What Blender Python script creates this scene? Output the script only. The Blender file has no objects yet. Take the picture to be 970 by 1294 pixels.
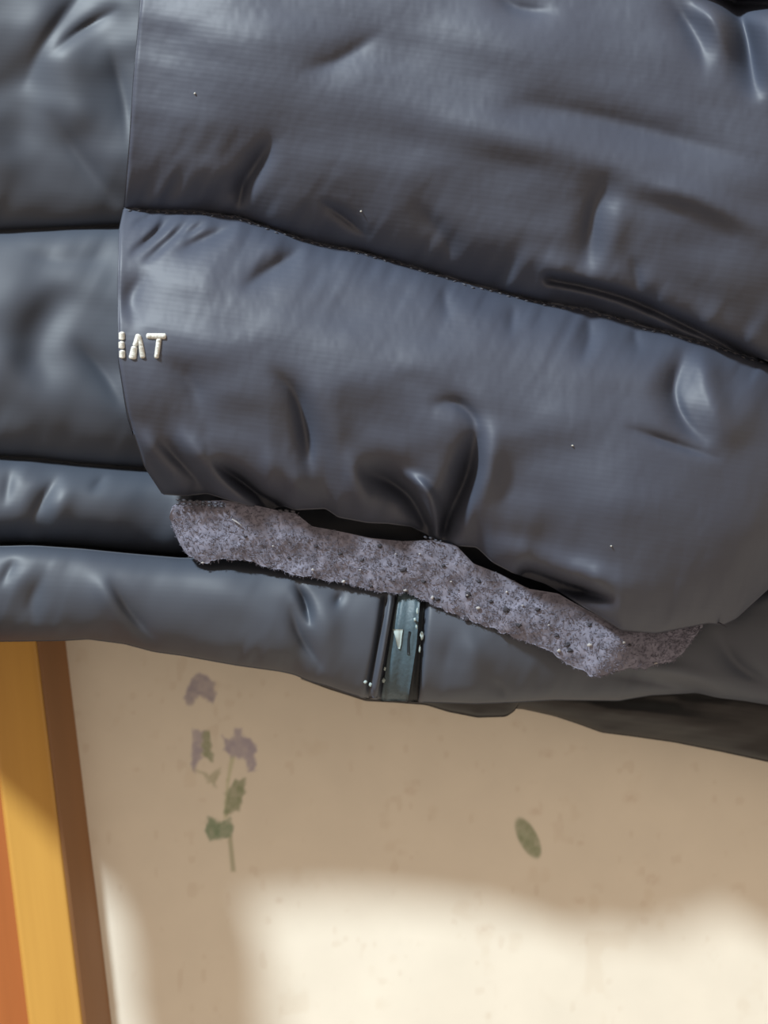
import bpy, math, random
import numpy as np
from mathutils import Matrix, Vector

random.seed(7); RNG = np.random.default_rng(11)
scene = bpy.context.scene
col = scene.collection

# ------------------------------------------------------------------ camera
F, CX, CY = 1600.0, 485.0, 647.0           # focal length / centre in pixels of the 970x1294 frame
CAMD, CAMZ, ROLL = 0.50, 1.30, math.radians(6.9)
R_ = np.array([math.cos(ROLL), 0, -math.sin(ROLL)])
U_ = np.array([math.sin(ROLL), 0, math.cos(ROLL)])
F_ = np.array([0, 1.0, 0])
C_ = np.array([0, -CAMD, CAMZ])
cam_d = bpy.data.cameras.new('camera'); cam = bpy.data.objects.new('camera', cam_d); col.objects.link(cam)
cam_d.sensor_fit = 'HORIZONTAL'; cam_d.sensor_width = 27.0; cam_d.lens = 27.0 * F / 970.0
cam_d.clip_start = 0.01
cam_d.dof.use_dof = True; cam_d.dof.focus_distance = 0.402; cam_d.dof.aperture_fstop = 11.0
m = Matrix(((R_[0], U_[0], -F_[0], C_[0]), (R_[1], U_[1], -F_[1], C_[1]), (R_[2], U_[2], -F_[2], C_[2]), (0, 0, 0, 1)))
cam.matrix_world = m
scene.camera = cam

# ------------------------------------------------------------------ light
scene.view_settings.view_transform = 'Standard'; scene.view_settings.look = 'None'
scene.view_settings.gamma = 1.0; scene.view_settings.use_curve_mapping = False
scene.view_settings.exposure = 0.0
world = bpy.data.worlds.new('room_ambience'); scene.world = world; world.use_nodes = True
wb = world.node_tree.nodes['Background']
wb.inputs[0].default_value = (1.0, 0.785, 0.60, 1); wb.inputs[1].default_value = 0.64
lamp_d = bpy.data.lights.new('ceiling_lamp', 'AREA'); lamp_d.shape = 'DISK'; lamp_d.size = 0.20
lamp_d.energy = 56.0; lamp_d.color = (0.87, 0.97, 1.0)
lamp = bpy.data.objects.new('ceiling_lamp', lamp_d); col.objects.link(lamp)
ldir = -0.85 * R_ + 1.14 * U_ - 1.0 * F_; ldir /= np.linalg.norm(ldir)
lpos = np.array([0, 0, CAMZ]) + 1.9 * ldir
lamp.location = lpos
lamp.rotation_euler = Vector(ldir).to_track_quat('Z', 'Y').to_euler()

# ------------------------------------------------------------------ helpers
def P(px, py, h):
    """frame pixel + distance in front of the wall (m) -> world points"""
    px = np.asarray(px, float); py = np.asarray(py, float); h = np.asarray(h, float)
    D = CAMD - h
    a = ((px - CX) / F * D)[..., None]; b = ((py - CY) / F * D)[..., None]
    return C_ + F_ * D[..., None] + R_ * a - U_ * b

def curve(pts, smooth=0):
    xs = np.array([p[0] for p in pts], float); ys = np.array([p[1] for p in pts], float)
    if not smooth: return lambda x: np.interp(x, xs, ys)
    g = np.arange(xs[0], xs[-1] + 1, 2.0); v = np.interp(g, xs, ys)
    hw_ = int(math.ceil(1.5 * smooth)); k = np.exp(-0.5 * (np.arange(-hw_, hw_ + 1) * 2.0 / smooth) ** 2); k /= k.sum()
    n = len(k) // 2
    vp = np.concatenate([2 * v[0] - v[1:n + 1][::-1], v, 2 * v[-1] - v[-n - 1:-1][::-1]])
    v2 = np.convolve(vp, k, 'valid')[:len(g)]
    return lambda x: np.interp(x, g, v2)

_T = RNG.random((256, 256)) * 2 - 1
def noise(x, y, seed=0):
    x = x + seed * 17.31; y = y + seed * 9.77
    xi = np.floor(x).astype(int); yi = np.floor(y).astype(int)
    fx = x - xi; fy = y - yi
    fx = fx * fx * fx * (fx * (fx * 6 - 15) + 10); fy = fy * fy * fy * (fy * (fy * 6 - 15) + 10)
    g = lambda a, b: _T[a & 255, b & 255]
    return ((g(xi, yi) * (1 - fx) + g(xi + 1, yi) * fx) * (1 - fy) + (g(xi, yi + 1) * (1 - fx) + g(xi + 1, yi + 1) * fx) * fy)
def fbm(x, y, seed=0, o=3):
    r = 0; a = 1.0
    for k in range(o):
        r = r + a * noise(x * 2 ** k, y * 2 ** k, seed + k * 3); a *= 0.5
    return r
def sstep(a, b, x):
    t = np.clip((x - a) / (b - a), 0, 1); return t * t * (3 - 2 * t)

def stroke(X, Y, pts, amp, w, kind='v', taper=(1, 1)):
    """a fold: soft ridge (amp>0) or valley (amp<0) brushed along a smooth line"""
    out = np.zeros(X.size); xf, yf = X.ravel(), Y.ravel()
    pts = np.array(pts, float)
    # Catmull-Rom through the points
    q = np.concatenate([[2 * pts[0] - pts[1]], pts, [2 * pts[-1] - pts[-2]]]); C = []
    for i in range(1, len(q) - 2):
        for t in np.linspace(0, 1, 12, endpoint=False):
            C.append(0.5 * (2 * q[i] + (q[i + 1] - q[i - 1]) * t + (2 * q[i - 1] - 5 * q[i] + 4 * q[i + 1] - q[i + 2]) * t * t + (3 * q[i] - q[i - 1] - 3 * q[i + 1] + q[i + 2]) * t ** 3))
    C = np.array(C + [pts[-1]]); cum = np.concatenate([[0], np.cumsum(np.linalg.norm(np.diff(C, axis=0), axis=1))]); L = cum[-1]
    parts = [(w, 1.0)] if (amp > 0 or w < 5 or w > 18) else [(w, 0.72), (w * 0.42, 0.28)]
    m_ = np.flatnonzero((xf > C[:, 0].min() - 4 * w) & (xf < C[:, 0].max() + 4 * w) & (yf > C[:, 1].min() - 4 * w) & (yf < C[:, 1].max() + 4 * w))
    if not len(m_): return out.reshape(X.shape)
    xs, ys = xf[m_], yf[m_]
    for ww, f in parts:
        n = max(int(L / (ww * 0.7)), 2); ss = (np.arange(n) + 0.5) / n; ds = L / n
        acc = 0
        for t in ss:
            tp = 1.0
            if taper[0]: tp *= min(1, (t + 0.05) / 0.4)
            if taper[1]: tp *= min(1, (1.05 - t) / 0.4)
            cx, cy = np.interp(t * L, cum, C[:, 0]), np.interp(t * L, cum, C[:, 1])
            acc = acc + tp * np.exp(-((xs - cx) ** 2 + (ys - cy) ** 2) / (2 * ww * ww))
        out[m_] += amp * f * acc * ds / (ww * 2.5066)
    return out.reshape(X.shape)

def field(fn, x0, x1, y0, y1, st_=2.0):
    """sampled copy of a height function for quick look-ups"""
    gx = np.arange(x0, x1 + st_, st_); gy = np.arange(y0, y1 + st_, st_); GX, GY = np.meshgrid(gx, gy); G = fn(GX, GY)
    def look(x, y):
        u = min(max((x - x0) / st_, 0), len(gx) - 1.001); v = min(max((y - y0) / st_, 0), len(gy) - 1.001)
        i, j = int(v), int(u); a, b = v - i, u - j
        return float(G[i, j] * (1 - a) * (1 - b) + G[i + 1, j] * a * (1 - b) + G[i, j + 1] * (1 - a) * b + G[i + 1, j + 1] * a * b)
    return look

JBASE = P(485, 880, 0.06)     # base point of the jacket
JB = np.array(JBASE)

def link(me, name, mat, parent=None, base=None, smooth=True):
    o = bpy.data.objects.new(name, me); col.objects.link(o)
    if mat is not None: me.materials.append(mat)
    if smooth: me.polygons.foreach_set('use_smooth', np.ones(len(me.polygons), bool))
    if parent is not None: o.parent = parent
    return o

def mesh(name, V, Fc, mat, parent=None, base=None, uv=None, smooth=True):
    me = bpy.data.meshes.new(name)
    V = np.asarray(V, float)
    if base is not None: V = V - base
    me.from_pydata(V.tolist(), [], [list(map(int, f)) for f in Fc]); 
    if uv is not None:
        ul = me.uv_layers.new(name='UVMap'); idx = np.zeros(len(me.loops), int); me.loops.foreach_get('vertex_index', idx)
        ul.data.foreach_set('uv', np.asarray(uv)[idx].astype(np.float32).ravel())
    me.update()
    return link(me, name, mat, parent, smooth=smooth)

def sheet(name, X, Y, H, hback, mat, parent, inset=0.0):
    """closed padded piece: front grid (rows, cols) plus a rim going back to hback and a back cap"""
    n, m_ = X.shape
    Vf = P(X, Y, H).reshape(-1, 3)
    uv = np.stack([X.ravel() / 1000, Y.ravel() / 1000], 1)
    idx = np.arange(n * m_).reshape(n, m_)
    a, b, c, d = idx[:-1, :-1].ravel(), idx[1:, :-1].ravel(), idx[1:, 1:].ravel(), idx[:-1, 1:].ravel()
    faces = np.stack([a, b, c, d], 1).tolist()
    ring = np.concatenate([idx[0, :], idx[1:, -1], idx[-1, -2::-1], idx[-2:0:-1, 0]])
    rx, ry = X.ravel()[ring], Y.ravel()[ring]
    cx, cy = X.mean(), Y.mean()
    hb = np.minimum(np.full(len(ring), hback), H.ravel()[ring] - 0.001)
    if inset:
        rr = np.hypot(rx - cx, ry - cy)
        rx2 = rx; ry2 = ry + np.where(ry > cy, -inset, inset)
    else: rx2, ry2 = rx, ry
    Vb = P(rx2, ry2, hb)
    k0 = n * m_; L = len(ring)
    for i in range(L):
        j = (i + 1) % L
        faces.append([ring[j], ring[i], k0 + i, k0 + j])
    faces.append([k0 + i for i in range(L)][::-1])
    V = np.concatenate([Vf, Vb]); uv = np.concatenate([uv, np.stack([rx2 / 1000, ry2 / 1000], 1)])
    return mesh(name, V, faces, mat, parent, JB, uv)

def grid(xl, xr, yt, yb, step):
    """grid between curves yt(x), yb(x); xl may be a function of y"""
    y0 = min(yt(np.array([xr]))[0], yt(np.array([300.]))[0]); 
    xs = np.arange(0, 1.0001, step / max(xr - (xl if not callable(xl) else 160), 1))
    hmean = np.mean(yb(np.linspace(160 if callable(xl) else xl, xr, 20)) - yt(np.linspace(160 if callable(xl) else xl, xr, 20)))
    ts = np.linspace(0, 1, int(hmean / step) + 2)
    S, T = np.meshgrid(xs, ts)
    X = (160 if callable(xl) else xl) + S * (xr - (160 if callable(xl) else xl))
    for _ in range(6):
        Y = yt(X) + T * (yb(X) - yt(X))
        if callable(xl):
            l = xl(Y); X = l + S * (xr - l)
    Y = yt(X) + T * (yb(X) - yt(X))
    return X, Y, S, T

# ------------------------------------------------------------------ materials
def new_mat(name):
    M = bpy.data.materials.new(name); M.use_nodes = True
    nt = M.node_tree; b = nt.nodes['Principled BSDF']
    return M, nt, b
def N(nt, t, **kw):
    n = nt.nodes.new(t)
    for k, v in kw.items():
        if k.startswith('i_'): n.inputs[k[2:]].default_value = v
        else: setattr(n, k, v)
    return n
def nylon(name, base, rough=0.42, weave=0.10, ang=0.12, spec=0.5):
    M, nt, b = new_mat(name); L = nt.links.new
    uv = N(nt, 'ShaderNodeUVMap'); mp = N(nt, 'ShaderNodeMapping'); mp.inputs['Rotation'].default_value = (0, 0, -ang)
    L(uv.outputs[0], mp.inputs[0])
    wv = N(nt, 'ShaderNodeTexWave', bands_direction='Y'); wv.inputs['Scale'].default_value = 48; wv.inputs['Distortion'].default_value = 1.2
    wv.inputs['Detail'].default_value = 2; wv.inputs['Detail Scale'].default_value = 0.6
    L(mp.outputs[0], wv.inputs[0])
    mp2 = N(nt, 'ShaderNodeMapping'); mp2.inputs['Rotation'].default_value = (0, 0, -ang); mp2.inputs['Scale'].default_value = (12, 110, 1)
    L(uv.outputs[0], mp2.inputs[0])
    nz = N(nt, 'ShaderNodeTexNoise'); nz.inputs['Scale'].default_value = 1.0; nz.inputs['Detail'].default_value = 4
    L(mp2.outputs[0], nz.inputs[0])
    mx = N(nt, 'ShaderNodeMath', operation='MULTIPLY'); L(wv.outputs['Fac'], mx.inputs[0]); L(nz.outputs['Fac'], mx.inputs[1])
    ad = N(nt, 'ShaderNodeMath', operation='ADD'); L(mx.outputs[0], ad.inputs[0]); L(nz.outputs['Fac'], ad.inputs[1])
    bp = N(nt, 'ShaderNodeBump'); bp.inputs['Strength'].default_value = weave; bp.inputs['Distance'].default_value = 0.0006
    L(ad.outputs[0], bp.inputs['Height']); L(bp.outputs[0], b.inputs['Normal'])
    n2 = N(nt, 'ShaderNodeTexNoise'); n2.inputs['Scale'].default_value = 9; n2.inputs['Detail'].default_value = 3; L(uv.outputs[0], n2.inputs[0])
    cr = N(nt, 'ShaderNodeValToRGB')
    cr.color_ramp.elements[0].position = 0.3; cr.color_ramp.elements[1].position = 0.75
    cr.color_ramp.elements[0].color = (base[0] * .9, base[1] * .9, base[2] * .92, 1); cr.color_ramp.elements[1].color = (base[0] * 1.1, base[1] * 1.1, base[2] * 1.08, 1)
    L(n2.outputs['Fac'], cr.inputs[0]); L(cr.outputs[0], b.inputs['Base Color'])
    b.inputs['Roughness'].default_value = rough; b.inputs['Specular IOR Level'].default_value = spec
    return M
def plain(name, c, rough=0.6, bump=0.0, scale=300, var=0.12, spec=0.4):
    M, nt, b = new_mat(name); L = nt.links.new
    tc = N(nt, 'ShaderNodeTexCoord'); nz = N(nt, 'ShaderNodeTexNoise'); nz.inputs['Scale'].default_value = scale; nz.inputs['Detail'].default_value = 4
    L(tc.outputs['Object'], nz.inputs[0])
    cr = N(nt, 'ShaderNodeValToRGB'); cr.color_ramp.elements[0].position = .3; cr.color_ramp.elements[1].position = .7
    cr.color_ramp.elements[0].color = tuple(x * (1 - var) for x in c) + (1,); cr.color_ramp.elements[1].color = tuple(x * (1 + var) for x in c) + (1,)
    L(nz.outputs['Fac'], cr.inputs[0]); L(cr.outputs[0], b.inputs['Base Color'])
    if bump:
        bp = N(nt, 'ShaderNodeBump'); bp.inputs['Strength'].default_value = bump; bp.inputs['Distance'].default_value = 0.0008
        L(nz.outputs['Fac'], bp.inputs['Height']); L(bp.outputs[0], b.inputs['Normal'])
    b.inputs['Roughness'].default_value = rough; b.inputs['Specular IOR Level'].default_value = spec
    return M
def wood(name, c1, c2, rough=0.35):
    M, nt, b = new_mat(name); L = nt.links.new
    tc = N(nt, 'ShaderNodeTexCoord'); mp = N(nt, 'ShaderNodeMapping'); mp.inputs['Scale'].default_value = (60, 60, 2.5)
    L(tc.outputs['Object'], mp.inputs[0])
    nz = N(nt, 'ShaderNodeTexNoise'); nz.inputs['Scale'].default_value = 1.2; nz.inputs['Detail'].default_value = 5; L(mp.outputs[0], nz.inputs[0])
    cr = N(nt, 'ShaderNodeValToRGB'); cr.color_ramp.elements[0].position = .3; cr.color_ramp.elements[1].position = .72
    cr.color_ramp.elements[0].color = c1 + (1,); cr.color_ramp.elements[1].color = c2 + (1,)
    L(nz.outputs['Fac'], cr.inputs[0]); L(cr.outputs[0], b.inputs['Base Color']); b.inputs['Roughness'].default_value = rough
    return M

M_BODY = nylon('navy_nylon_body', (0.050, 0.063, 0.090), 0.57, 0.018, 0.05, 0.56)
M_FRONT = nylon('navy_nylon_front', (0.047, 0.058, 0.090), 0.57, 0.036, 0.14, 0.56)
M_LINE = nylon('black_lining', (0.016, 0.017, 0.020), 0.55, 0.08)
M_FELT = plain('grey_felt', (0.175, 0.178, 0.235), 0.95, 0.6, 260, 0.25, 0.1)
M_FUZZ = plain('grey_wool_fibre', (0.19, 0.193, 0.255), 0.95, 0, 200, 0.3, 0.1)
M_PILL = plain('dark_wool_pill', (0.05, 0.05, 0.062), 0.95, 0.4, 400, 0.2, 0.1)
M_LINT = plain('white_lint', (0.36, 0.36, 0.38), 0.9, 0, 300, 0.1, 0.2)
M_THREAD = plain('navy_thread', (0.055, 0.06, 0.08), 0.6, 0, 500, 0.2)
M_WHITE = plain('white_embroidery_thread', (0.66, 0.67, 0.64), 0.6, 0.3, 900, 0.1)
M_TEAL = plain('teal_tape', (0.052, 0.088, 0.116), 0.5, 0.25, 700, 0.15)
M_DTEAL = plain('dark_teal_edge', (0.008, 0.012, 0.017), 0.7, 0.1, 600, 0.2)
M_PRINT = plain('pale_teal_print', (0.34, 0.43, 0.45), 0.7, 0, 600, 0.08)
M_FRAME = wood('honey_varnished_wood', (0.50, 0.27, 0.055), (0.66, 0.38, 0.085), 0.38)
M_EDGE = wood('darker_brown_wood', (0.235, 0.118, 0.050), (0.30, 0.15, 0.062), 0.45)
M_DOOR = wood('orange_brown_wood', (0.30, 0.090, 0.022), (0.40, 0.13, 0.034), 0.4)

# ------------------------------------------------------------------ setting: wallpaper wall
def poly_mask(X, Y, pts, soft=2.2):
    pts = np.array(pts, float); ins = np.zeros(X.shape, bool); dist = np.full(X.shape, 1e9)
    n = len(pts)
    for i in range(n):
        a, b = pts[i], pts[(i + 1) % n]
        if abs(b[1] - a[1]) > 1e-9:
            c = ((a[1] > Y) != (b[1] > Y)) & (X < (b[0] - a[0]) * (Y - a[1]) / (b[1] - a[1]) + a[0]); ins ^= c
        d = b - a; l2 = max(d @ d, 1e-9); q = np.clip(((X - a[0]) * d[0] + (Y - a[1]) * d[1]) / l2, 0, 1)
        dist = np.minimum(dist, np.hypot(X - a[0] - q * d[0], Y - a[1] - q * d[1]))
    return sstep(-soft, soft, np.where(ins, dist, -dist))

def build_wall():
    # world x/z lines, fine where the wallpaper shows under the jacket
    fx = np.arange(-0.135, 0.200, 0.00055); fz = np.arange(1.060, 1.262, 0.00055)
    xs = np.concatenate([[-0.9, -0.5, -0.3, -0.2, -0.16], fx, [0.22, 0.26, 0.32, 0.5, 0.9, 1.4]])
    zs = np.concatenate([[0.0, 0.4, 0.7, 0.9, 1.0, 1.03], fz, [1.28, 1.32, 1.4, 1.6, 2.0, 2.5]])
    Xw, Zw = np.meshgrid(xs, zs)
    # frame pixel of each wall point (the print was measured there)
    a = Xw * R_[0] + (Zw - CAMZ) * R_[2]; b = Xw * U_[0] + (Zw - CAMZ) * U_[2]
    PX = CX + a / CAMD * F; PY = CY - b / CAMD * F
    colr = np.empty(Xw.shape + (3,)); colr[:] = (0.80, 0.765, 0.675)
    def mixc(mask, c, k=1.0):
        nonlocal colr
        mk = (mask * k)[..., None]; colr = colr * (1 - mk) + np.array(c) * mk
    mott = fbm(PX / 34, PY / 40, 3, 3)
    mixc(sstep(0.65, 1.25, mott), (0.70, 0.63, 0.52), 0.30)
    mixc(sstep(0.75, 1.2, fbm(PX / 15, PY / 22, 9, 2)), (0.64, 0.56, 0.46), 0.28)
    jx = PX + 2.2 * noise(PX / 6, PY / 6, 4); jy = PY + 2.2 * noise(PX / 6, PY / 6, 5)
    k = 1 / 4.79
    def c2(pts): return [(220 + x * k, 840 + y * k) for x, y in pts]
    MAUVE, MAUVE2, OLIVE, GREEN, GREEN2 = (0.37, 0.345, 0.42), (0.40, 0.375, 0.47), (0.55, 0.58, 0.40), (0.28, 0.33, 0.215), (0.21, 0.30, 0.20)
    tex = 0.86 + 0.14 * np.clip(fbm(PX / 7, PY / 7, 6, 2), -1, 1)
    mixc(poly_mask(jx, jy, c2([(100, 80), (150, 48), (200, 75), (242, 110), (255, 190), (238, 238), (205, 212), (160, 190), (120, 205), (100, 248), (66, 218), (75, 150)]), 3) * tex, MAUVE, 0.95)
    mixc(poly_mask(jx, jy, c2([(112, 395), (175, 395), (175, 560), (150, 585), (125, 650), (105, 600)]), 3) * tex, MAUVE2, 0.9)
    mixc(poly_mask(jx, jy, c2([(168, 400), (212, 395), (225, 480), (232, 588), (200, 570), (172, 520)]), 3) * tex, GREEN, 0.9)
    mixc(poly_mask(jx, jy, c2([(120, 635), (200, 662), (285, 628), (250, 690), (250, 742), (190, 685)]), 3) * tex, (0.44, 0.45, 0.33), 0.85)
    mixc(poly_mask(PX, PY, c2([(340, 550), (370, 550), (335, 700), (318, 700)]), 2.5), OLIVE, 0.75)
    mixc(poly_mask(PX, PY, c2([(318, 690), (335, 690), (318, 930), (300, 930)]), 2.5), OLIVE, 0.7)
    mixc(poly_mask(PX, PY, c2([(325, 1030), (350, 1030), (372, 1250), (345, 1250)]), 2.5), (0.40, 0.42, 0.30), 0.8)
    mixc(poly_mask(jx, jy, c2([(290, 425), (330, 450), (368, 432), (368, 390), (410, 388), (415, 432), (462, 440), (505, 520), (490, 560), (495, 640), (452, 648), (440, 590), (400, 560), (345, 560), (310, 515)]), 3) * tex, MAUVE2, 0.95)
    mixc(poly_mask(jx, jy, c2([(368, 700), (425, 692), (430, 760), (390, 880), (330, 910), (305, 890), (312, 780)]), 3) * tex, GREEN, 0.95)
    mixc(poly_mask(jx, jy, c2([(205, 915), (255, 925), (280, 942), (330, 928), (358, 970), (345, 1040), (265, 1052), (212, 1065), (192, 1000)]), 3) * tex, GREEN2, 0.95)
    th = math.radians(-17); ux = (PX - 667) * math.cos(th) - (PY - 1059) * math.sin(th) * -1; uy = -(PX - 667) * math.sin(th) * -1 + (PY - 1059) * math.cos(th)
    e = np.hypot(ux / 13.0, uy / 22.0)
    mixc(sstep(1.12, 0.84, e) * tex, (0.28, 0.33, 0.22), 0.95)
    mixc(sstep(4.5, 1.5, np.hypot(ux + 3, uy + 3) / 1.6), (0.45, 0.50, 0.38), 0.5)
    for (x, y, r_) in [(168, 900, 3), (172, 972, 4), (676, 1026, 7), (797, 1008, 9), (733, 1066, 4), (652, 915, 6), (824, 1112, 9), (732, 1138, 6), (353, 1138, 5), (610, 1175, 8), (520, 1000, 7), (690, 952, 8)]:
        q = np.hypot((PX - x) / 1.4, PY - y)
        mixc(sstep(r_ * 1.3, 0, q) * (0.6 + 0.4 * noise(PX / 4, PY / 4, 8)), (0.58, 0.47, 0.37), 0.45)
    # slight unevenness of the papered plaster
    Yw = -(0.0006 * fbm(Xw / 0.06, Zw / 0.09, 21, 2)) * sstep(0.6, 0.2, np.abs(Xw))
    n, m_ = Xw.shape; idx = np.arange(n * m_).reshape(n, m_)
    faces = np.stack([idx[:-1, :-1].ravel(), idx[:-1, 1:].ravel(), idx[1:, 1:].ravel(), idx[1:, :-1].ravel()], 1).tolist()
    V = np.stack([Xw, Yw, Zw], -1).reshape(-1, 3)
    # back face of the wall slab
    k0 = len(V)
    ring = np.concatenate([idx[0, :], idx[1:, -1], idx[-1, -2::-1], idx[-2:0:-1, 0]])
    Vb = V[ring].copy(); Vb[:, 1] = 0.12
    V = np.concatenate([V, Vb]); L = len(ring)
    for i in range(L):
        j = (i + 1) % L; faces.append([ring[j], ring[i], k0 + i, k0 + j])
    faces.append([k0 + i for i in range(L)][::-1])
    M, nt, b_ = new_mat('floral_wallpaper'); Lk = nt.links.new
    at = N(nt, 'ShaderNodeAttribute'); at.attribute_name = 'print'
    tc = N(nt, 'ShaderNodeTexCoord'); nz = N(nt, 'ShaderNodeTexNoise'); nz.inputs['Scale'].default_value = 55; nz.inputs['Detail'].default_value = 5
    Lk(tc.outputs['Object'], nz.inputs[0])
    mr = N(nt, 'ShaderNodeMapRange'); mr.inputs['To Min'].default_value = 0.93; mr.inputs['To Max'].default_value = 1.05; Lk(nz.outputs['Fac'], mr.inputs['Value'])
    vm = N(nt, 'ShaderNodeVectorMath', operation='SCALE'); Lk(at.outputs['Color'], vm.inputs[0]); Lk(mr.outputs[0], vm.inputs['Scale'])
    Lk(vm.outputs[0], b_.inputs['Base Color']); b_.inputs['Roughness'].default_value = 0.75; b_.inputs['Specular IOR Level'].default_value = 0.25
    o = mesh('wall_back', V, faces, M)
    ca = o.data.color_attributes.new('print', 'FLOAT_COLOR', 'POINT')
    cc = np.ones((len(V), 4), np.float32); cc[:n * m_, :3] = colr.reshape(-1, 3); cc[n * m_:, :3] = (0.8, 0.765, 0.675)
    ca.data.foreach_set('color', cc.ravel())
    o['kind'] = 'structure'; o['label'] = 'cream wallpaper wall printed with small mauve flowers and green leaves'
    return o
build_wall()

def profile_post(name, prof, z0, z1, mat, label):
    """vertical moulding from an (x,y) outline"""
    n = len(prof); V = [(x, y, z0) for x, y in prof] + [(x, y, z1) for x, y in prof]
    faces = [[i, (i + 1) % n, n + (i + 1) % n, n + i] for i in range(n)] + [list(range(n))[::-1], list(range(n, 2 * n))]
    o = mesh(name, np.array(V), faces, mat, smooth=False); o['kind'] = 'structure'; o['label'] = label
    bv = o.modifiers.new('bevel', 'BEVEL'); bv.width = 0.0012; bv.segments = 3; bv.limit_method = 'ANGLE'
    return o
# world x of the casing edges at mid height (z = 1.17)
def xw(px, py, h): return P(px, py, h)[0]
XE = xw(113, 1060, 0.0)         # casing meets wall
XF = xw(76, 1060, 0.016)        # front face right edge
XL = xw(10, 1060, 0.016)        # front face left edge
trim = profile_post('trim_1', [(XF, 0.002), (XF, -0.016), (XL, -0.016), (XL - 0.002, -0.012), (XL - 0.002, 0.002)][::-1], 0.0, 2.1, M_FRAME, 'honey coloured varnished wooden door casing beside the wallpaper')
edge = profile_post('casing_edge', [(XE, 0.002), (XE, -0.001), (XF + 0.0012, -0.0148), (XF, -0.0158), (XF, 0.002)][::-1], 0.0, 2.1, M_EDGE, 'dark brown side of the casing')  # side strip coloured a darker brown than the front face
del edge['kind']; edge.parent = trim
profile_post('door_1', [(XL - 0.0025, -0.006), (XL - 0.75, -0.006), (XL - 0.75, 0.03), (XL - 0.0025, 0.03)], 0.01, 2.05, M_DOOR, 'orange brown wooden door leaf next to the honey coloured casing')

# ------------------------------------------------------------------ the jacket
jacket = bpy.data.objects.new('puffer_jacket', None); col.objects.link(jacket)
jacket.location = JBASE; jacket.empty_display_size = 0.03
jacket['label'] = 'dark navy quilted puffer jacket hanging against the floral wallpaper'; jacket['category'] = 'jacket'

def pillow(T, p=0.5, skew=1.0):
    t = np.clip(T, 0, 1) ** skew
    return np.clip(4 * t * (1 - t), 0, 1) ** p

# ---- underlying body: four quilted baffles
s12 = curve([(-260, 300), (0, 292), (60, 289), (150, 285), (300, 285), (900, 300), (1300, 320)], 6)
s23 = curve([(-260, 560), (0, 577), (40, 579), (100, 586), (175, 592), (300, 600), (900, 640), (1300, 640)], 6)
s34 = curve([(-260, 680), (0, 690), (40, 689), (100, 693), (160, 699), (230, 705), (300, 703), (400, 715), (540, 735), (700, 760), (850, 770), (970, 740), (1300, 640)], 6)
hem = curve([(-260, 790), (-60, 806), (0, 811), (78, 810), (111, 808), (157, 814), (194, 824), (231, 829), (264, 835), (297, 841), (355, 849), (372, 853), (390, 861), (415, 868), (440, 877), (462, 883), (494, 886), (538, 888), (600, 890), (650, 888), (700, 885), (782, 886), (792, 884), (822, 879), (881, 876), (907, 882), (940, 886), (970, 891), (1300, 900)], 3)
top = lambda x: np.full_like(np.asarray(x, float), -330.0)

def body_piece(name, yt, yb, xl, xr, base, bulge, folds, seed, p=0.42, skew=1.0, step=2.5, und=0.0018, pk=0.0013, hback=0.045, round_bottom=None):
    X, Y, S, T = grid(xl, xr, yt, yb, step)
    bz = base(X, Y) if callable(base) else base
    hgt = yb(X) - yt(X)
    H = bz + bulge * pillow(T, p, skew)
    dt = T * hgt; db = (1 - T) * hgt
    H = H + und * fbm(X / 120 + Y / 260, Y / 90 - X / 300, seed, 2) * sstep(0, 40, np.minimum(dt, db))
    # puckers running out of the seams
    H = H + pk * (0.55 + 0.8 * noise(X / 70, Y / 90, seed + 5)) * (np.exp(-dt / 40) * (1 - np.exp(-dt / 7)) * fbm((X + 0.5 * dt) / 36, dt / 120, seed + 1, 2)
                  + np.exp(-db / 40) * (1 - np.exp(-db / 7)) * fbm((X - 0.4 * db) / 38, db / 120, seed + 2, 2))
    for f in folds: H = H + stroke(X, Y, *f)
    if round_bottom: H = H - round_bottom[1] * (1 - np.sqrt(np.clip(1 - (1 - np.clip(db / round_bottom[0], 0, 1)) ** 2, 0, 1)))
    o = sheet(name, X, Y, H, hback, M_BODY, jacket)
    return o
bodyslope = lambda X, Y: 0.0565 - 0.016 * sstep(500, 1000, X) + 0.016 * sstep(330, -120, X)
body_piece('body_baffle', top, s12, -200, 1200, bodyslope, 0.020, [
    ([(20, -40), (70, 60), (110, 150), (160, 215)], 0.004, 26),
    ([(120, -30), (60, 50), (30, 110)], -0.0028, 13),
    ([(150, 10), (100, 40), (62, 70)], -0.002, 7),
    ([(5, 60), (25, 150), (70, 240)], -0.004, 28),
    ([(205, -60), (200, 120), (190, 230)], 0.007, 44, 'v', (0, 0)),
    ([(140, 60), (158, 130), (163, 190)], -0.002, 12),
    ([(60, 140), (110, 210), (150, 260)], -0.003, 16),
], 31, skew=1.25)
body_piece('body_baffle', s12, s23, -200, 1200, bodyslope, 0.019, [
    ([(100, 360), (60, 400), (40, 450), (60, 500)], -0.0035, 20),
    ([(0, 430), (40, 500), (80, 540)], 0.003, 22),
    ([(95, 430), (130, 470), (160, 520)], -0.0028, 14),
    ([(20, 310), (80, 330), (150, 325)], -0.001, 14),
], 41)
body_piece('body_baffle', s23, s34, -200, 1200, bodyslope, 0.016, [
    ([(75, 600), (55, 630), (40, 660)], -0.003, 9),
    ([(90, 610), (75, 640), (70, 680)], 0.0015, 10),
    ([(135, 600), (115, 620)], -0.0015, 7),
    ([(35, 680), (45, 690)], 0.002, 8, 'v', (0, 0)),
    ([(15, 590), (5, 640)], -0.002, 10),
], 51, p=0.5, skew=0.92)
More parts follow.
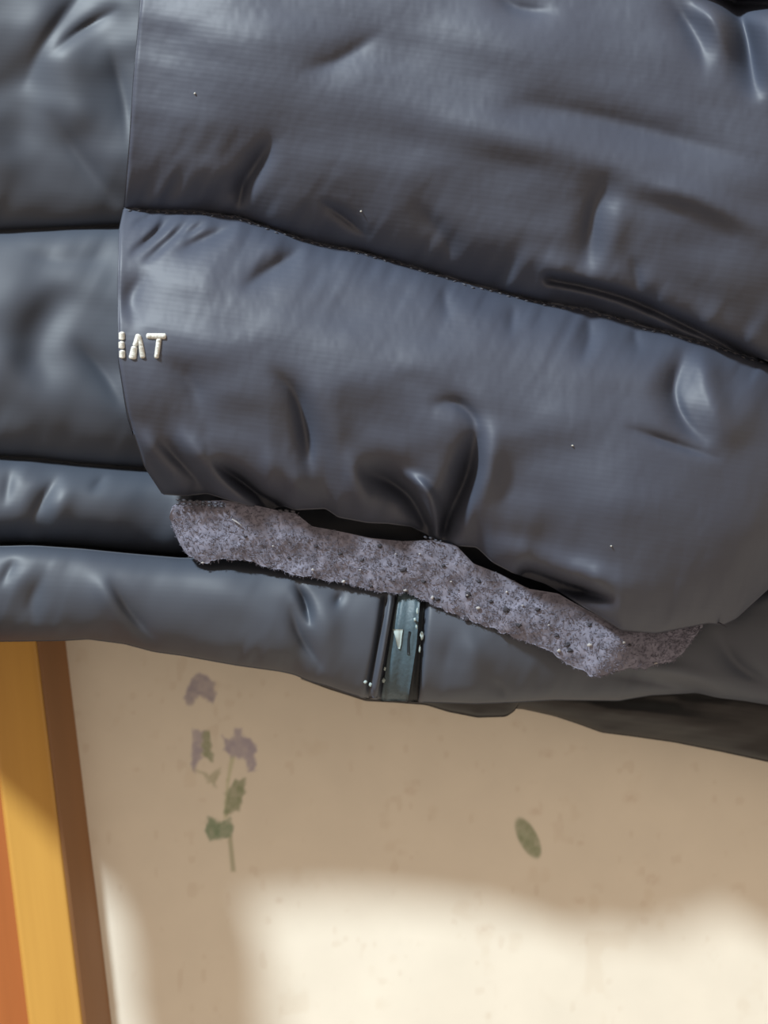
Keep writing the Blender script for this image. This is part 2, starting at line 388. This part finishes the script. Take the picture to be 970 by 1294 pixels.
hem_folds = [
    ([(140, 735), (165, 775), (200, 812)], -0.0032, 9),
    ([(118, 725), (150, 770), (180, 810)], 0.0022, 10),
    ([(20, 705), (0, 740)], -0.002, 9),
    ([(60, 720), (40, 760), (45, 790)], -0.0018, 12),
    ([(374, 738), (386, 762), (392, 790)], -0.0045, 5),
    ([(366, 765), (380, 805), (410, 848)], -0.0032, 8),
    ([(400, 745), (412, 780), (416, 830)], 0.002, 12),
    ([(432, 748), (424, 765)], -0.002, 5),
    ([(250, 740), (320, 765), (370, 800)], 0.0016, 18),
    ([(590, 800), (600, 830), (596, 860)], 0.0018, 10),
    ([(625, 860), (640, 885)], -0.0025, 6),
    ([(570, 800), (560, 850)], -0.0012, 12),
    ([(760, 850), (830, 862), (900, 880)], -0.004, 9),
    ([(800, 842), (860, 850), (920, 872)], 0.004, 9),
    ([(905, 800), (930, 840), (985, 870)], -0.006, 14),
    ([(860, 800), (900, 850), (950, 885)], 0.003, 16),
]
# tape recess in the hem
hem_folds += [([(487, 755), (478, 815), (463, 890)], -0.0030, 3.2, 'v', (0, 0)), ([(502, 750), (492, 815), (480, 892)], -0.0032, 3.0, 'v', (0, 0)),
              ([(516, 750), (508, 815), (498, 892)], -0.0026, 14, 'v', (0, 0)), ([(536, 750), (531, 815), (524, 892)], -0.0032, 3.4, 'v', (0, 0))]
HEMP = dict(step=2.0)
_hemcache = {}
def hemH(X, Y, T=None):
    yt, yb = s34(X), hem(X); hg = yb - yt; T = (Y - yt) / hg
    dt = T * hg; db = (1 - T) * hg
    H = (0.0725 - 0.030 * sstep(560, 1000, X) + 0.009 * sstep(330, -120, X)) + 0.018 * pillow(T, 0.42, 0.85)
    H = H + 0.0012 * fbm(X / 110 + Y / 200, Y / 80 - X / 260, 61, 2) * sstep(0, 30, np.minimum(dt, db))
    H = H + 0.0015 * (0.55 + 0.8 * noise(X / 75, Y / 90, 66)) * (np.exp(-dt / 34) * (1 - np.exp(-dt / 6)) * fbm((X + .5 * dt) / 35, dt / 100, 62, 2) + np.exp(-db / 26) * (1 - np.exp(-db / 6)) * fbm((X - .4 * db) / 24, db / 100, 63, 2))
    for f in hem_folds: H = H + stroke(X, Y, *f)
    return H
Xh, Yh, Sh, Th = grid(-195, 1200, s34, hem, 2.0)
sheet('hem_baffle', Xh, Yh, hemH(Xh, Yh), 0.046, M_BODY, jacket)

# ---- inner lining hem that shows below
def lining(name, x0, x1, ytop, ybot, hfun, hback, seed, folds=()):
    X, Y, S, T = grid(x0, x1, ytop, ybot, 3.0)
    H = hfun(X, Y, T) + 0.0012 * fbm(X / 70, Y / 25, seed, 3)
    for f in folds: H = H + stroke(X, Y, *f)
    return sheet(name, X, Y, H, hback, M_LINE, jacket)
lining('lining_hem', 660 - 30, 1200, curve([(600, 860), (1200, 860)]), curve([(600, 893), (660, 896), (700, 905), (730, 915), (760, 926), (800, 931), (850, 938), (910, 950), (970, 963), (1200, 1010)], 3),
       lambda X, Y, T: 0.032 + 0.010 * pillow(T, 0.5), 0.024, 71, [([(700, 890), (820, 905), (960, 935)], 0.003, 10)])
lining('facing_edge', 380, 656, curve([(380, 830), (656, 850)]), curve([(380, 858), (415, 871), (462, 886), (500, 888), (538, 891), (567, 900), (603, 907), (639, 906), (650, 899), (656, 889)], 2),
       lambda X, Y, T: 0.050 + 0.007 * pillow(T, 0.5), 0.042, 73)

# ---- front layer lying over the body: two quilted baffles
fl = curve([(-330, 194), (0, 177), (100, 168), (180, 163), (262, 156), (290, 150), (360, 148), (450, 149), (520, 160), (590, 182), (628, 207), (700, 230), (900, 240)], 4)
S1_ = curve([(60, 262), (157, 263), (200, 266), (260, 268), (300, 273), (340, 287), (400, 307), (460, 318), (520, 337), (600, 360), (680, 381), (740, 390), (800, 407), (880, 430), (970, 457), (1300, 580)], 4)
S1 = lambda x: S1_(x) + 1.3 * noise(np.asarray(x, float) / 11, np.zeros_like(np.asarray(x, float)), 15) + 0.8 * noise(np.asarray(x, float) / 5, np.zeros_like(np.asarray(x, float)), 16)
S2 = curve([(60, 622), (205, 625), (235, 627), (262, 624), (284, 631), (316, 640), (340, 646), (351, 641), (358, 640), (374, 645), (411, 643), (427, 654), (464, 661), (490, 662), (520, 666), (540, 676), (553, 684), (577, 690), (602, 692), (622, 711), (647, 724), (689, 738), (705, 747), (722, 758), (750, 775), (785, 797), (828, 801), (864, 794), (894, 788), (914, 790), (930, 782), (970, 745), (1010, 716), (1080, 690), (1300, 680)], 2)

def edge_round(X, Y, r, dep):
    d = np.clip((X - fl(Y)) / r, 0, 1)
    return -dep * (1 - np.sqrt(np.clip(1 - (1 - d) ** 2, 0, 1)))

B1F = [
    ([(345, 175), (315, 220), (292, 250)], -0.0045, 11),
    ([(310, 225), (300, 265)], -0.003, 7),
    ([(405, 255), (435, 275), (465, 300)], -0.0022, 6),
    ([(520, 255), (560, 300), (580, 330)], -0.002, 16),
    ([(240, 30), (330, 60), (420, 30)], 0.003, 40),
    ([(560, 10), (640, 60), (760, 90)], 0.0035, 36),
    ([(430, 120), (620, 165), (800, 215), (960, 240)], 0.0022, 20),
    ([(640, 130), (760, 150), (960, 205)], -0.0022, 18),
    ([(780, 230), (880, 250), (980, 300)], 0.0025, 12),
    ([(765, 225), (748, 275), (742, 335)], -0.0035, 15),
    ([(790, 245), (772, 300), (765, 340)], 0.0012, 12),
    ([(640, 330), (690, 335), (740, 355), (800, 372)], 0.0022, 13),
    ([(690, 352), (740, 362), (800, 380), (880, 417), (960, 458)], -0.0048, 4.2, 'v', (0, 0)),
    ([(700, 330), (800, 352), (880, 398), (980, 450)], 0.0016, 14, 'v', (1, 0)),
    ([(798, 325), (808, 372)], -0.002, 10),
    ([(860, -40), (905, 20), (928, 70)], 0.006, 13),
    ([(905, -30), (940, 40), (955, 120)], -0.010, 15),
    ([(990, -20), (975, 60), (985, 130)], 0.006, 16),
    ([(840, -10), (880, 50), (890, 90)], -0.003, 14),
    ([(880, -12), (930, 2), (1000, 6)], -0.013, 11, 'v', (0, 0)),
    ([(620, -20), (650, 10), (700, 15)], -0.003, 12),
    ([(480, 40), (430, 75), (380, 90)], -0.0018, 14),
]
B2F = [
    ([(222, 272), (195, 297), (166, 322)], -0.0020, 4.0),
    ([(245, 274), (212, 305), (182, 332)], -0.0020, 4.0),
    ([(200, 268), (168, 285)], -0.0014, 3.5),
    ([(262, 278), (230, 300)], -0.0014, 3.5),
    ([(300, 284), (262, 300), (225, 318)], -0.0030, 9),
    ([(388, 312), (350, 335), (305, 365)], -0.0028, 11),
    ([(345, 305), (350, 318)], 0.0022, 14, 'v', (0, 0)),
    ([(185, 345), (165, 375), (172, 410)], -0.0030, 16),
    ([(205, 455), (240, 480), (255, 530)], -0.0030, 18),
    ([(345, 470), (372, 495), (385, 540), (392, 600)], -0.0048, 12),
    ([(400, 480), (420, 530), (430, 590)], 0.0022, 16),
    ([(170, 540), (200, 575), (232, 612)], 0.0030, 9),
    ([(205, 560), (235, 590), (262, 622)], -0.0035, 8),
    ([(225, 545), (265, 590), (312, 638)], 0.0040, 10, 'v', (1, 0)),
    ([(270, 585), (310, 612), (352, 645)], -0.0115, 8, 'v', (1, 0)),
    ([(330, 575), (370, 610), (415, 640)], 0.0030, 14),
    # the deep pinch in the middle
    ([(455, 596), (490, 606), (520, 628), (545, 672)], -0.0125, 15, 'v', (1, 0)),
    ([(500, 596), (530, 614), (546, 640), (554, 682)], 0.0075, 7, 'v', (1, 0)),
    ([(602, 548), (590, 600), (570, 645), (556, 680)], -0.0125, 12, 'v', (1, 0)),
    ([(545, 512), (575, 508), (598, 528), (604, 560)], -0.0030, 11),
    ([(622, 540), (612, 600), (590, 660)], 0.0040, 14),
    ([(440, 570), (455, 620), (470, 655)], 0.0030, 10),
    ([(600, 690), (650, 700), (720, 715)], 0.0030, 14),
    ([(640, 470), (760, 490), (880, 560)], 0.0015, 40),
    ([(790, 540), (850, 560), (910, 580)], -0.0018, 6),
    ([(866, 440), (850, 490), (862, 530), (892, 560)], -0.0048, 13),
    ([(884, 432), (898, 490), (918, 556)], 0.0040, 13),
    ([(955, 470), (935, 530), (915, 575)], 0.002, 16),
    ([(740, 395), (745, 425), (735, 455)], -0.0030, 11),
    ([(650, 385), (645, 420)], -0.0022, 10),
    ([(800, 412), (806, 445)], -0.002, 9),
    ([(560, 362), (565, 400)], -0.0018, 10),
    ([(660, 724), (715, 741), (772, 757)], -0.016, 7, 'v', (0, 1)),
    ([(690, 715), (740, 725), (790, 745)], 0.003, 12),
]
def H_front(X, Y, part):
    s1 = S1_(X)
    roll = -0.0002 * 40 * np.logaddexp(0, (X + 0.30 * (Y - 450) - 930) / 40)
    if part == 1:
        T = (Y + 330) / (s1 + 330); d = s1 - Y
        H = 0.097 + 0.029 * pillow(T, 0.68, 1.45)
        H = H + 0.0012 * fbm(X / 150 + Y / 300, Y / 80 - X / 420, 81, 2) * sstep(0, 50, d)
        H = H + 0.0022 * np.exp(-d / 42) * (1 - np.exp(-d / 8)) * fbm((X - .5 * d) / 30, d / 130, 82, 2)
        for f in B1F: H = H + 1.25 * stroke(X, Y, *f)
        H = H + 0.4 * roll
    else:
        s2 = S2(X); hg = s2 - s1; T = (Y - s1) / hg; dt = Y - s1; db = s2 - Y
        H = 0.0975 - 0.0045 * T + 0.0275 * pillow(T, 0.74, 0.90) + 0.008 * sstep(0.3, 1, T) * sstep(640, 820, X) + 0.010 * sstep(0.35, 1, T) * sstep(800, 960, X)
        H = H + 0.0016 * fbm(X / 140 + Y / 280, Y / 85 - X / 400, 84, 2) * sstep(0, 40, np.minimum(dt, db))
        H = H + 0.0020 * np.exp(-dt / 34) * (1 - np.exp(-dt / 6)) * fbm((X + .45 * dt) / 24, dt / 110, 85, 2)
        H = H + 0.0024 * np.exp(-db / 34) * (1 - np.exp(-db / 8)) * fbm((X - .3 * db) / 30, db / 120, 86, 2)
        for f in B2F: H = H + 1.25 * stroke(X, Y, *f)
        H = H + roll
    H = H + 0.00005 * fbm(X / 9, Y / 14, 88, 2)
    H = H + edge_round(X, Y, 5, 0.002) - 0.0035 * sstep(120, 0, X - fl(Y))
    return np.maximum(H, 0.0875 - 0.02 * sstep(800, 940, X))
X1, Y1, S_, T_ = grid(fl, 1250, top, S1, 2.2)
sheet('front_baffle', X1, Y1, H_front(X1, Y1, 1), 0.086, M_FRONT, jacket)
X2, Y2, S_, T_ = grid(fl, 1250, S1, S2, 2.0)
sheet('front_baffle', X2, Y2, H_front(X2, Y2, 2), 0.086, M_FRONT, jacket, inset=6)

# ---- grey wool strip sewn under the lower edge of the front layer
st = curve([(214, 652), (217, 640), (225, 634), (283, 632), (320, 638), (351, 645), (374, 649), (394, 665), (427, 671), (469, 680), (510, 684), (547, 682), (577, 690), (598, 712), (631, 725), (668, 744), (705, 750), (722, 760), (782, 793), (828, 797), (888, 788)], 1)
sb = curve([(214, 656), (219, 668), (227, 688), (238, 702), (256, 713), (270, 709), (283, 707), (308, 708), (345, 718), (374, 727), (411, 733), (435, 737), (469, 747), (500, 750), (512, 748), (541, 761), (567, 774), (595, 785), (624, 796), (650, 805), (675, 815), (700, 826), (713, 838), (732, 845), (752, 857), (768, 852), (782, 848), (795, 843), (815, 846), (828, 839), (848, 837), (861, 828), (872, 812), (878, 804), (888, 793)], 1)
stb = lambda x: sb(x) + 1.6 * noise(np.asarray(x, float) / 7, np.zeros_like(np.asarray(x, float)), 92) + 1.0 * noise(np.asarray(x, float) / 3, np.zeros_like(np.asarray(x, float)), 93)
def H_strip(X, Y):
    T = np.clip((Y - st(X)) / np.maximum(sb(X) - st(X), 1), 0, 1)
    H = 0.0930 - 0.003 * T - 0.008 * sstep(760, 880, X) + 0.0012 * pillow(T, 0.5)
    H = H + 0.0011 * fbm(X / 60, Y / 40, 94, 2)
    H = H + stroke(X, Y, [(752, 857), (790, 800)], 0.0020, 14)
    return H + 0.00022 * fbm(X / 7, Y / 7, 95, 3)
Xs, Ys, S_, T_ = grid(214, 888, st, stb, 1.6)
Hs = H_strip(Xs, Ys)
strip = sheet('wool_strip', Xs, Ys, Hs, 0.0845, M_FELT, jacket); strip['label'] = 'ragged grey wool strip with pilling'

def strands(name, items, mat, parent, base):
    """thin three-sided fibres; items = (p0, p1, p2, r)"""
    V = []; Fc = []
    for p0, p1, p2, r in items:
        k = len(V); d = p2 - p0; a = np.cross(d, F_ + 0.01); a /= (np.linalg.norm(a) + 1e-12); b = np.cross(d, a); b /= (np.linalg.norm(b) + 1e-12)
        for p, rr in ((p0, r), (p1, r), (p2, r * 0.5)):
            for q in (0, 2.094, 4.189): V.append(p + rr * (math.cos(q) * a + math.sin(q) * b))
        for s in (0, 3):
            for q in range(3):
                q2 = (q + 1) % 3; Fc.append([k + s + q, k + s + q2, k + s + 3 + q2, k + s + 3 + q])
    return mesh(name, np.array(V), Fc, mat, parent, base)
on_strip = field(H_strip, 212, 892, 625, 862, 2.0)
items = []
for i in range(5200):
    x = RNG.uniform(218, 884); a, b = float(st(x)), float(sb(x)); y = a + (b - a) * RNG.uniform(0.02, 0.99)
    th = RNG.uniform(0, 6.28); l = RNG.uniform(2, 5.5); h = on_strip(x, y)
    x2, y2 = x + l * math.cos(th), y + l * math.sin(th) * 0.8
    if y2 > b + 3: y2 = b + 2
    if y2 < a: y2 = a
    items.append((P(x, y, h), P((x + x2) / 2 + RNG.normal(0, 1), (y + y2) / 2 + RNG.normal(0, 1), h + RNG.uniform(.0002, .0006)), P(x2, y2, h + RNG.uniform(-.0003, .0004)), RNG.uniform(.00006, .00013)))
for i in range(650):      # frayed lower edge
    x = RNG.uniform(216, 886); y = float(stb(np.array([x]))[0]) - 1.5; h = 0.0893 - 0.008 * float(sstep(760, 880, np.array(x)))
    l = RNG.uniform(1, 5); th = RNG.normal(1.57, .6)
    x2, y2 = x + l * math.cos(th), y + l * math.sin(th)
    items.append((P(x, y, h), P((x + x2) / 2 + RNG.normal(0, 1), (y + y2) / 2, h + .0004), P(x2, y2, h + RNG.uniform(-.0004, .0006)), RNG.uniform(.00006, .00012)))
# fibres need the strip as their parent: same base offset as the strip mesh
fz = strands('wool_fuzz', items, M_FUZZ, strip, JB); fz['kind'] = 'stuff'

def blob(name, x, y, rx, ry, h, rz, mat, parent, rough=0.25):
    n, k = 10, 6; V = []; Fc = []
    c = P(x, y, h); D = CAMD - h; s = D / F
    for i in range(1, k):
        ph = math.pi * i / k
        for j in range(n):
            th = 2 * math.pi * j / n; q = 1 + rough * random.uniform(-1, 1)
            V.append(c + R_ * rx * s * q * math.sin(ph) * math.cos(th) + U_ * ry * s * q * math.sin(ph) * math.sin(th) - F_ * rz * math.cos(ph))
    V.append(c - F_ * rz); V.append(c + F_ * rz); a, b = len(V) - 2, len(V) - 1
    for i in range(k - 2):
        for j in range(n):
            j2 = (j + 1) % n; Fc.append([i * n + j, i * n + j2, (i + 1) * n + j2, (i + 1) * n + j])
    for j in range(n):
        j2 = (j + 1) % n; Fc.append([a, j2, j]); Fc.append([b, (k - 2) * n + j, (k - 2) * n + j2])
    return mesh(name, np.array(V), Fc, mat, parent, JB)
for x, y, r in [(510, 720, 5), (457, 708, 3), (430, 700, 3), (591, 751, 4.5), (640, 770, 4.5), (679, 770, 4), (716, 815, 5), (720, 822, 4), (552, 757, 4), (589, 782, 4), (703, 803, 3), (341, 717, 2.5), (469, 741, 3), (535, 735, 3), (620, 760, 3), (655, 790, 3.5), (480, 690, 3), (400, 690, 2.5), (310, 678, 2.5), (365, 705, 2.5), (560, 715, 2.5), (605, 735, 2.5), (795, 815, 3), (745, 790, 2.5)]:
    blob('wool_pill', x, y, r * .9, r * random.uniform(.5, .9), on_strip(x, y) + .0001, .0006, M_PILL, strip, 0.45)
for x, y, r in [(546, 755, 3), (512, 746, 3), (604, 768, 3.5), (745, 815, 4), (706, 822, 3), (640, 748, 2), (395, 720, 2.5), (434, 735, 3), (345, 690, 2), (590, 752, 2), (660, 765, 2), (693, 790, 2), (788, 812, 3), (828, 838, 3), (500, 700, 1.8), (256, 711, 2.5), (455, 720, 2), (570, 735, 2), (530, 700, 1.8)]:
    blob('lint_speck', x, y, r * .75, r * random.uniform(.35, .7), on_strip(x, y) + .0006, .0003, M_LINT, strip, 0.5)
strands('lint_fibre', [(P(293, 656, on_strip(293, 656) + .001), P(298, 659, on_strip(298, 659) + .0014), P(305, 664, on_strip(305, 664) + .001), .0003)], M_LINT, strip, JB)
strands('loose_thread', [(P(900, 786, .090), P(910, 788, .094), P(918, 793, .095), .0003)], M_THREAD, strip, JB)

# ---- seam stitching
def stitches(name, pts, hf, mat, pitch=11, r=1.5, ln=7, lift=0.0004, jit=0.8, parent=jacket):
    pts = np.array(pts, float); seg = np.linalg.norm(np.diff(pts, axis=0), axis=1); cum = np.concatenate([[0], np.cumsum(seg)])
    V = []; Fc = []
    for q in np.arange(pitch / 2, cum[-1], pitch):
        a = [np.interp(q - ln / 2, cum, pts[:, i]) for i in (0, 1)]; b = [np.interp(q + ln / 2, cum, pts[:, i]) for i in (0, 1)]
        a[1] += random.uniform(-jit, jit); b[1] += random.uniform(-jit, jit)
        pa = P(a[0], a[1], hf(a[0], a[1]) + lift); pb = P(b[0], b[1], hf(b[0], b[1]) + lift); pm = (pa + pb) / 2 - F_ * 0.0004
        d = pb - pa; d /= np.linalg.norm(d); n1 = np.cross(d, F_); n1 /= np.linalg.norm(n1)
        k = len(V); rr = r * 0.00026
        for p, s_ in ((pa, .45), (pm, 1.0), (pb, .45)):
            for t in range(6):
                th = t * math.pi / 3; V.append(p + rr * s_ * (math.cos(th) * n1 - math.sin(th) * F_))
        for s_ in (0, 6):
            for t in range(6):
                t2 = (t + 1) % 6; Fc.append([k + s_ + t, k + s_ + t2, k + s_ + 6 + t2, k + s_ + 6 + t])
        Fc.append([k + t for t in range(6)][::-1]); Fc.append([k + 12 + t for t in range(6)])
    return mesh(name, np.array(V), Fc, mat, parent, JB)
_seam = field(lambda X, O: H_front(X, S1(X) + O, 2), 150, 1210, 0, 8, 2.0)     # along the seam: x, offset below it
_lett = field(lambda X, Y: H_front(X, Y, 2), 144, 216, 410, 462, 1.5)
def hf2(x, y): return _lett(x, y) if x < 216 and y > 400 else _seam(x, y - float(S1(x)))
xs_ = np.arange(158, 1200, 5.0)
stitches('stitch_row', [(x, float(S1(x)) + 3.0 + 1.2 * random.uniform(-1, 1)) for x in xs_], hf2, M_THREAD, 12, 1.3, 6, 0.0001, 1.0)
xs_ = np.arange(221, 288, 4.0)
stitches('stitch_row', [(x, 630 + (x - 210) * .09) for x in xs_], lambda x, y: 0.0945, M_THREAD, 8, 2.0, 6)
stitches('stitch_row', [(x, 636 + (x - 210) * .05) for x in xs_], lambda x, y: 0.0942, M_THREAD, 8, 2.0, 6)
stitches('stitch_row', [(x, 644 + (x - 350) * .10) for x in np.arange(350, 376, 4.)], lambda x, y: 0.0945, M_THREAD, 8, 2.0, 6)
stitches('stitch_row', [(x, 678 + (x - 536) * .3) for x in np.arange(534, 560, 4.)], lambda x, y: 0.0945, M_THREAD, 7, 1.6, 5)

# ---- white embroidered letters (the first one runs into the fold)
def satin(name, strokes_, parent):
    V = []; Fc = []
    for (x0, y0, w0), (x1, y1, w1) in strokes_:
        L = math.hypot(x1 - x0, y1 - y0); n = max(int(L * 2.2), 6); k = 9
        dx, dy = (x1 - x0) / L, (y1 - y0) / L; nx, ny = -dy, dx; b0 = len(V)
        for i in range(n + 1):
            t = i / n; w = (w0 + (w1 - w0) * t) / 2; endr = min(1, math.sqrt(max(0, 1 - (1 - min(min(t, 1 - t) * L / 4.0, 1)) ** 2)) + .15)
            rip = 0.00018 * math.sin(i * 2.2) + random.uniform(-.00007, .00007); wj = w * endr * (1 + .05 * math.sin(i * 2.2))
            for j in range(k):
                u = -1 + 2 * j / (k - 1); x = x0 + dx * L * t + nx * u * wj; y = y0 + dy * L * t + ny * u * wj
                V.append(P(x, y, hf2(max(x, float(fl(y)) + 2), y) + (0.0009 + rip) * math.sqrt(max(0, 1 - u * u)) * endr - 0.0002))
        for i in range(n):
            for j in range(k - 1):
                a = b0 + i * k + j; Fc.append([a, a + 1, a + k + 1, a + k])
    return mesh(name, np.array(V), Fc, M_WHITE, parent, JB)
satin('embroidered_letter', [((154, 419, 8), (154, 430, 8)), ((153.5, 431, 8), (154, 441, 8)), ((154.5, 442, 8), (154.5, 453, 8))], jacket)
satin('embroidered_letter', [((175, 422, 7), (170, 438, 7)), ((170, 437, 8), (167, 454, 11)), ((175, 423, 6), (178.5, 438, 7)), ((178, 436, 7), (180.5, 453, 7))], jacket)
satin('embroidered_letter', [((184.5, 424.5, 7.5), (210, 425, 8)), ((201, 427, 7), (197.5, 453, 6.5))], jacket)

for x, y in ((456, 267), (723, 563), (772, 690), (246, 118)):
    blob('lint_speck', x, y, 1.2, 0.9, float(H_front(np.array([float(x)]), np.array([float(y)]), 2 if y > 400 else 1)[0]) + .0003, .0003, M_WHITE, jacket, 0.4)

# ---- teal tape set into the hem
def quadstrip(name, left, right, lift, mat, parent, n=40, k=8, hf=None, thick=0.0006):
    lx = curve([(y, x) for x, y in left]); rx = curve([(y, x) for x, y in right])
    y0, y1 = left[0][1], left[-1][1]; S, T = np.meshgrid(np.linspace(0, 1, k), np.linspace(0, 1, n))
    Y = y0 + T * (y1 - y0); X = lx(Y) + S * (rx(Y) - lx(Y))
    H = hf(X, Y) + lift
    H = H - thick * 0.6 * (np.abs(2 * S - 1) ** 6)
    n_, m_ = X.shape; idx = np.arange(n_ * m_).reshape(n_, m_)
    V = np.concatenate([P(X, Y, H).reshape(-1, 3), P(X, Y, H - 0.0025).reshape(-1, 3)])
    faces = np.stack([idx[:-1, :-1].ravel(), idx[1:, :-1].ravel(), idx[1:, 1:].ravel(), idx[:-1, 1:].ravel()], 1).tolist()
    ring = np.concatenate([idx[0, :], idx[1:, -1], idx[-1, -2::-1], idx[-2:0:-1, 0]]); o_ = n_ * m_
    for i in range(len(ring)):
        j = (i + 1) % len(ring); faces.append([ring[j], ring[i], o_ + ring[i], o_ + ring[j]])
    return mesh(name, V, faces, mat, parent, JB)
def hem_s(X, Y): return hemH(X, np.minimum(Y, hem(X) - 1.5))
tape = quadstrip('side_tape', [(504, 738), (502, 756), (492, 815), (481, 886)], [(532, 738), (530, 763), (526, 815), (515, 887)], 0.0022, M_TEAL, jacket, hf=hem_s)
tape['label'] = 'teal woven tape with a pale printed mark'
quadstrip('tape_border', [(532, 738), (529, 770), (524, 826), (514, 887)], [(538, 738), (535.5, 770), (531, 826), (528, 887)], 0.0016, M_DTEAL, tape, hf=hem_s)
quadstrip('welt', [(491, 738), (489, 760), (478, 815), (466, 882)], [(500, 738), (498, 760), (488, 815), (476, 884)], 0.0026, M_BODY, tape, hf=hem_s)
quadstrip('printed_mark', [(496, 795), (499, 804), (501, 814), (503, 820)], [(509, 795), (507.5, 804), (506.5, 814), (505, 820)], 0.0026, M_PRINT, tape, n=10, k=4, hf=hem_s, thick=0)
quadstrip('printed_mark', [(516, 798), (514.5, 808), (514, 827)], [(518.5, 798), (516.5, 808), (517, 827)], 0.0026, M_DTEAL, tape, n=10, k=4, hf=hem_s, thick=0)
hz = field(hem_s, 455, 545, 735, 892, 2.0)
for x, y, rx, ry in [(533, 803, 3, 6), (530, 820, 2, 5), (486, 845, 2, 2.5), (484.5, 860, 3, 4), (461.5, 862, 3, 2.5), (468, 865, 2.5, 3), (524, 783, 2, 2.5), (527, 772, 1.5, 5), (526, 792, 1.5, 3)]:
    blob('tape_stitch', x, y, rx * .8, ry * .85, hz(x, y) + .0026, .0003, M_PRINT, tape, 0.4)

# ---- unseen sleeve added left of the frame, shaped to cast a shadow band
def shadow_sleeve():
    ctr = curve([(-330, -150), (300, -150), (533, -150), (748, -142), (917, -126), (1200, -88)], 30); hw = curve([(-330, 85), (300, 85), (533, 82), (748, 68), (917, 54), (1200, 46)], 20); dp = curve([(-330, .066), (400, .066), (760, .102), (1200, .104)], 30)
    V = []; Fc = []; n = 28; ys = np.arange(-330, 1201, 9.0)
    for i, y in enumerate(ys):
        b = abs(math.sin((y + 330) / 170 * math.pi)) ** 0.5; s = 0.86 + 0.14 * b
        if y > 1160: s *= 0.92
        for j in range(n):
            th = 2 * math.pi * j / n; w = float(hw(y)) * s * (1 + .03 * math.sin(5 * th + y / 31))
            V.append(P(float(ctr(y)) + w * math.cos(th), y, float(dp(y)) + 0.020 * s * math.sin(th)))
    for i in range(len(ys) - 1):
        for j in range(n):
            j2 = (j + 1) % n; Fc.append([i * n + j, i * n + j2, (i + 1) * n + j2, (i + 1) * n + j])
    Fc.append(list(range(n))); Fc.append([(len(ys) - 1) * n + j for j in range(n)][::-1])
    uv = np.zeros((len(V), 2)); uv[:, 0] = np.tile(np.arange(n) / n * .3, len(ys)); uv[:, 1] = np.repeat(ys / 1000, n)
    return mesh('shadow_sleeve', np.array(V), Fc, M_BODY, jacket, JB, uv)
shadow_sleeve()
